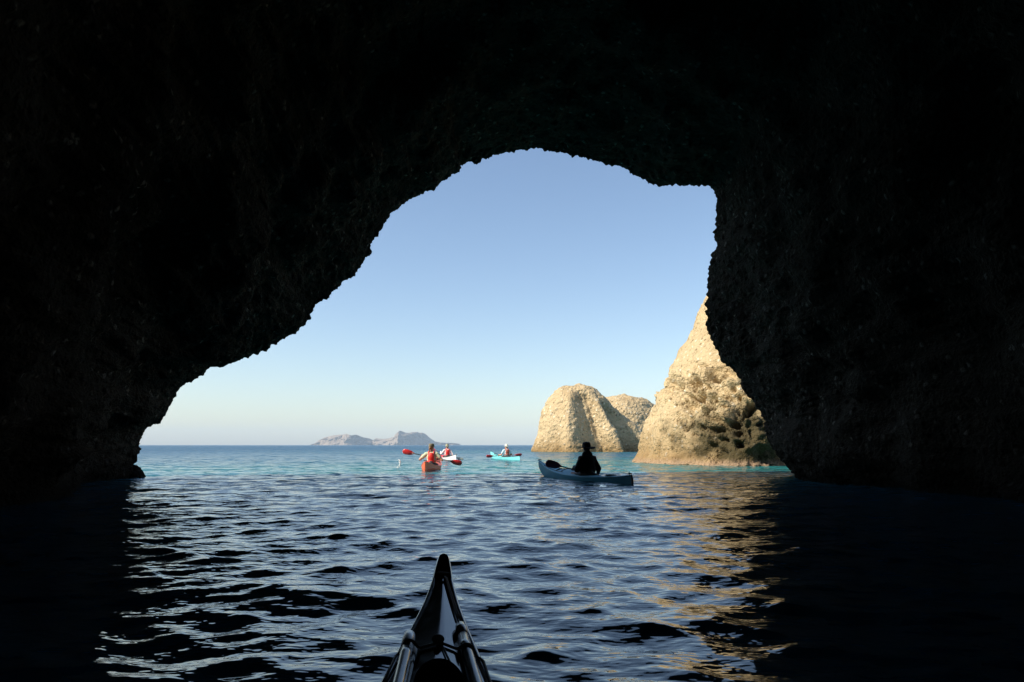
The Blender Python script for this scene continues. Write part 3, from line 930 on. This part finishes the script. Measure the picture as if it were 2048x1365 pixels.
# ------------------------------------------------------------------ the photographer's own black kayak
def own_kayak():
    root = empty('kayak', (-0.026, 0, 0), math.atan(0.0925), ry=R(5))
    tag(root, 'black glossy kayak bow in the foreground, carrying spare paddle halves', 'kayak')
    tab = [(-2.1, 0.015, 0.30, 0.05, 0.01), (-1.8, 0.08, 0.27, -0.08, 0.02), (-1.0, 0.22, 0.23, -0.12, 0.03), (-0.3, 0.29, 0.215, -0.12, 0.03), (0.4, 0.285, 0.22, -0.12, 0.03), (1.1, 0.235, 0.23, -0.11, 0.035),
           (1.6, 0.178, 0.24, -0.09, 0.035), (1.97, 0.132, 0.255, -0.05, 0.034), (2.09, 0.118, 0.263, -0.03, 0.032), (2.24, 0.099, 0.276, 0.0, 0.030), (2.40, 0.076, 0.295, 0.04, 0.027), (2.59, 0.050, 0.323, 0.12, 0.022),
           (2.81, 0.029, 0.360, 0.22, 0.016), (3.0, 0.021, 0.388, 0.31, 0.010), (3.09, 0.016, 0.396, 0.35, 0.006)]
    dz, hb, sz = hull_parts(root, tab, M_BLACKGEL, M_BLACKGEL, M_RIM, n=140, rim=0.009)
    c = MB(); c.tube(ring_pts(0, 0.15, 0.21, 0.44, lambda x, y: dz(x, y) + 0.02), 0.014, 8); c.build('coaming', M_RUB, root)
    s = MB(); s.loft([[(0.205 * f * math.cos(a), 0.15 + 0.43 * f * math.sin(a), dz(0.2 * math.cos(a), 0.15 + 0.42 * math.sin(a)) + zz) for a in [2 * math.pi * i / 28 for i in range(28)]]
                      for f, zz in ((1, 0.02), (0.7, 0.035), (0.4, 0.05), (0.02, 0.055))]); s.build('spray_skirt', M_SKIRT, root)
    # moulded end cap with grab loop
    e = MB(); rings = []
    for y, f in ((2.80, 0.9), (2.83, 1.02), (2.95, 1.04), (3.05, 1.03), (3.095, 0.95), (3.12, 0.6), (3.128, 0.15)):
        yy = min(y, 3.07); bb = hb(yy) * f + 0.004; z0 = sz(yy)
        rings.append([(bb * math.cos(a), y, z0 + 0.002 + (0.022 if math.sin(a) > 0 else 0.03) * f * math.sin(a)) for a in [2 * math.pi * i / 18 for i in range(18)]])
    e.loft(rings); e.build('end_cap', M_DARKRUB, root)
    g = MB(); g.tube([(-0.022, 2.80, dz(0, 2.8) + 0.012), (0, 2.79, dz(0, 2.79) + 0.016), (0.022, 2.80, dz(0, 2.8) + 0.012)], 0.006, 8); g.build('grab_handle', M_RUB, root)
    # deck lines from the bow to the right-hand gunwale
    for x0, x1 in ((0.006, 0.052), (0.012, 0.062)):
        l = MB(); l.tube([(x0 + (x1 - x0) * k / 10, 2.80 - 0.37 * k / 10, dz(x0 + (x1 - x0) * k / 10, 2.80 - 0.37 * k / 10) + 0.006) for k in range(11)], 0.0034, 8)
        l.build('deck_line', M_CORD, root)
    l = MB(); l.tube([(0.005 + 0.03 * k / 6, 2.145 - 0.15 * k / 6, dz(0.005 + 0.03 * k / 6, 2.145 - 0.15 * k / 6) + 0.005) for k in range(7)], 0.003, 8)
    l.build('deck_line', M_CORD, root)
    # elastic across the deck, over both spare shafts
    b = MB(); yb = 2.16
    path = []
    for x in np.linspace(-hb(yb) - 0.002, hb(yb) + 0.004, 33):
        z = dz(x, yb) + 0.006
        for cxs in (-0.086, 0.0745):
            dd = abs(x - cxs)
            if dd < 0.021: z = max(z, sz(yb) + 0.020 + math.sqrt(0.021 ** 2 - dd * dd))
        path.append((x, yb + 0.012 * (1 - (x / 0.1) ** 2) - 0.01, z))
    sm_ = [path[0]] + [tuple((np.array(path[i - 1]) + np.array(path[i]) * 2 + np.array(path[i + 1])) / 4) for i in range(1, len(path) - 1)] + [path[-1]]
    rr = sm_ + [(hb(2.12) + 0.006, 2.12, sz(2.12) + 0.01), (hb(2.05) + 0.003, 2.05, sz(2.05) + 0.008), (hb(1.9) - 0.004, 1.9, sz(1.9) + 0.009), (hb(1.7) - 0.01, 1.7, sz(1.7) + 0.01)]
    rr = [(-hb(1.9) + 0.002, 1.9, sz(1.9) + 0.008), (-hb(2.03) - 0.002, 2.03, sz(2.03) + 0.008), (-hb(2.12) - 0.004, 2.12, sz(2.12) + 0.008)] + rr
    b.tube(rr, 0.0042, 8); b.build('elastic_cord', M_CORD, root)
    t = MB(); t.ellipsoid((-0.008, 2.172, dz(0, 2.17) + 0.012), 0.018, 0.016, 0.013); t.build('cord_ball', M_RUB, root)
    h = MB(); rings = []
    for f, zz in ((1.0, 0.0), (1.0, 0.016), (0.9, 0.023), (0.5, 0.027), (0.02, 0.028)):
        rings.append([(0.062 * f * math.cos(a), 1.84 + 0.19 * f * math.sin(a), dz(0.03, 1.84 + 0.19 * f * math.sin(a)) + zz) for a in [2 * math.pi * i / 36 for i in range(36)]])
    h.loft(rings); h.build('hatch_cover', M_DARKRUB, root)
    # spare paddle halves lying along the gunwales
    for nm, x0, x1, ytip, lab in (('spare_paddle', -0.083, -0.095, 2.25, 'black spare paddle half with pale ferrule on the left gunwale of the black kayak'),
                                  ('spare_paddle', 0.066, 0.100, 2.35, 'black spare paddle half reaching further forward on the right gunwale of the black kayak')):
        Mr = Matrix.Rotation(math.atan(0.0925), 4, 'Z'); Mr.translation = (-0.026, 0, 0)
        p = empty(nm, Mr @ Vector((x0, 2.2, 0.29)), math.atan(0.0925))
        tag(p, lab, 'paddle', 'spare paddle halves on the black kayak')
        def L(y):
            f = (ytip - y) / (ytip - 1.3); x = x0 + (x1 - x0) * f * 2.1; return Vector((x + 0.02, y, sz(y) + 0.021 - 0.087 * x)) - Vector((x0, 2.2, 0.29))
        s = MB(); s.tube([L(y) for y in np.linspace(ytip - 0.07, 1.05, 14)], 0.0165, 16); s.build('shaft', M_GLSHAFT, p)
        f = MB(); f.tube([L(ytip), L(ytip - 0.004), L(ytip - 0.03), L(ytip - 0.075), L(ytip - 0.08)], [0.010, 0.0165, 0.0178, 0.0178, 0.0168], 16)
        f.build('ferrule', M_ALU if x0 < 0 else M_GLSHAFT, p)
        bl = MB(); rings = []
        for i in range(12):
            tt = i / 11; wd = 0.02 + 0.07 * math.sin(math.pi * min(1, tt * 0.75 + 0.02)) if tt < 0.95 else 0.05
            cpos = L(1.1 - 0.45 * tt) + Vector((0, 0, 0.012))
            rings.append([cpos + Vector((wd * math.cos(a), 0, (0.008 * (1 - tt) + 0.004) * math.sin(a))) for a in [2 * math.pi * k / 14 for k in range(14)]])
        bl.loft(rings); bl.build('blade', M_SHAFT, p)
own_kayak()

# ------------------------------------------------------------------ sea air
def haze():
    b = MB()
    x0, x1, y0, y1, z0, z1 = -4300, 4300, -60, 4300, -4.0, 90.0
    b.add([(x, y, z) for z in (z0, z1) for y in (y0, y1) for x in (x0, x1)],
          [(0, 2, 3, 1), (4, 5, 7, 6), (0, 1, 5, 4), (2, 6, 7, 3), (0, 4, 6, 2), (1, 3, 7, 5)])
    m = bpy.data.materials.new('sea_haze'); m.use_nodes = True; nt = m.node_tree
    nt.nodes.remove(nt.nodes['Principled BSDF'])
    v = nt.nodes.new('ShaderNodeVolumePrincipled')
    v.inputs['Color'].default_value = (0.70, 0.85, 1.0, 1)
    v.inputs['Density'].default_value = 0.00018
    v.inputs['Anisotropy'].default_value = -0.15
    nt.links.new(v.outputs[0], nt.nodes['Material Output'].inputs['Volume'])
    o = b.build('haze', m, sm=False)
    tag(o, 'thin pale sea haze over the whole bay', 'haze', kind='stuff')
haze()
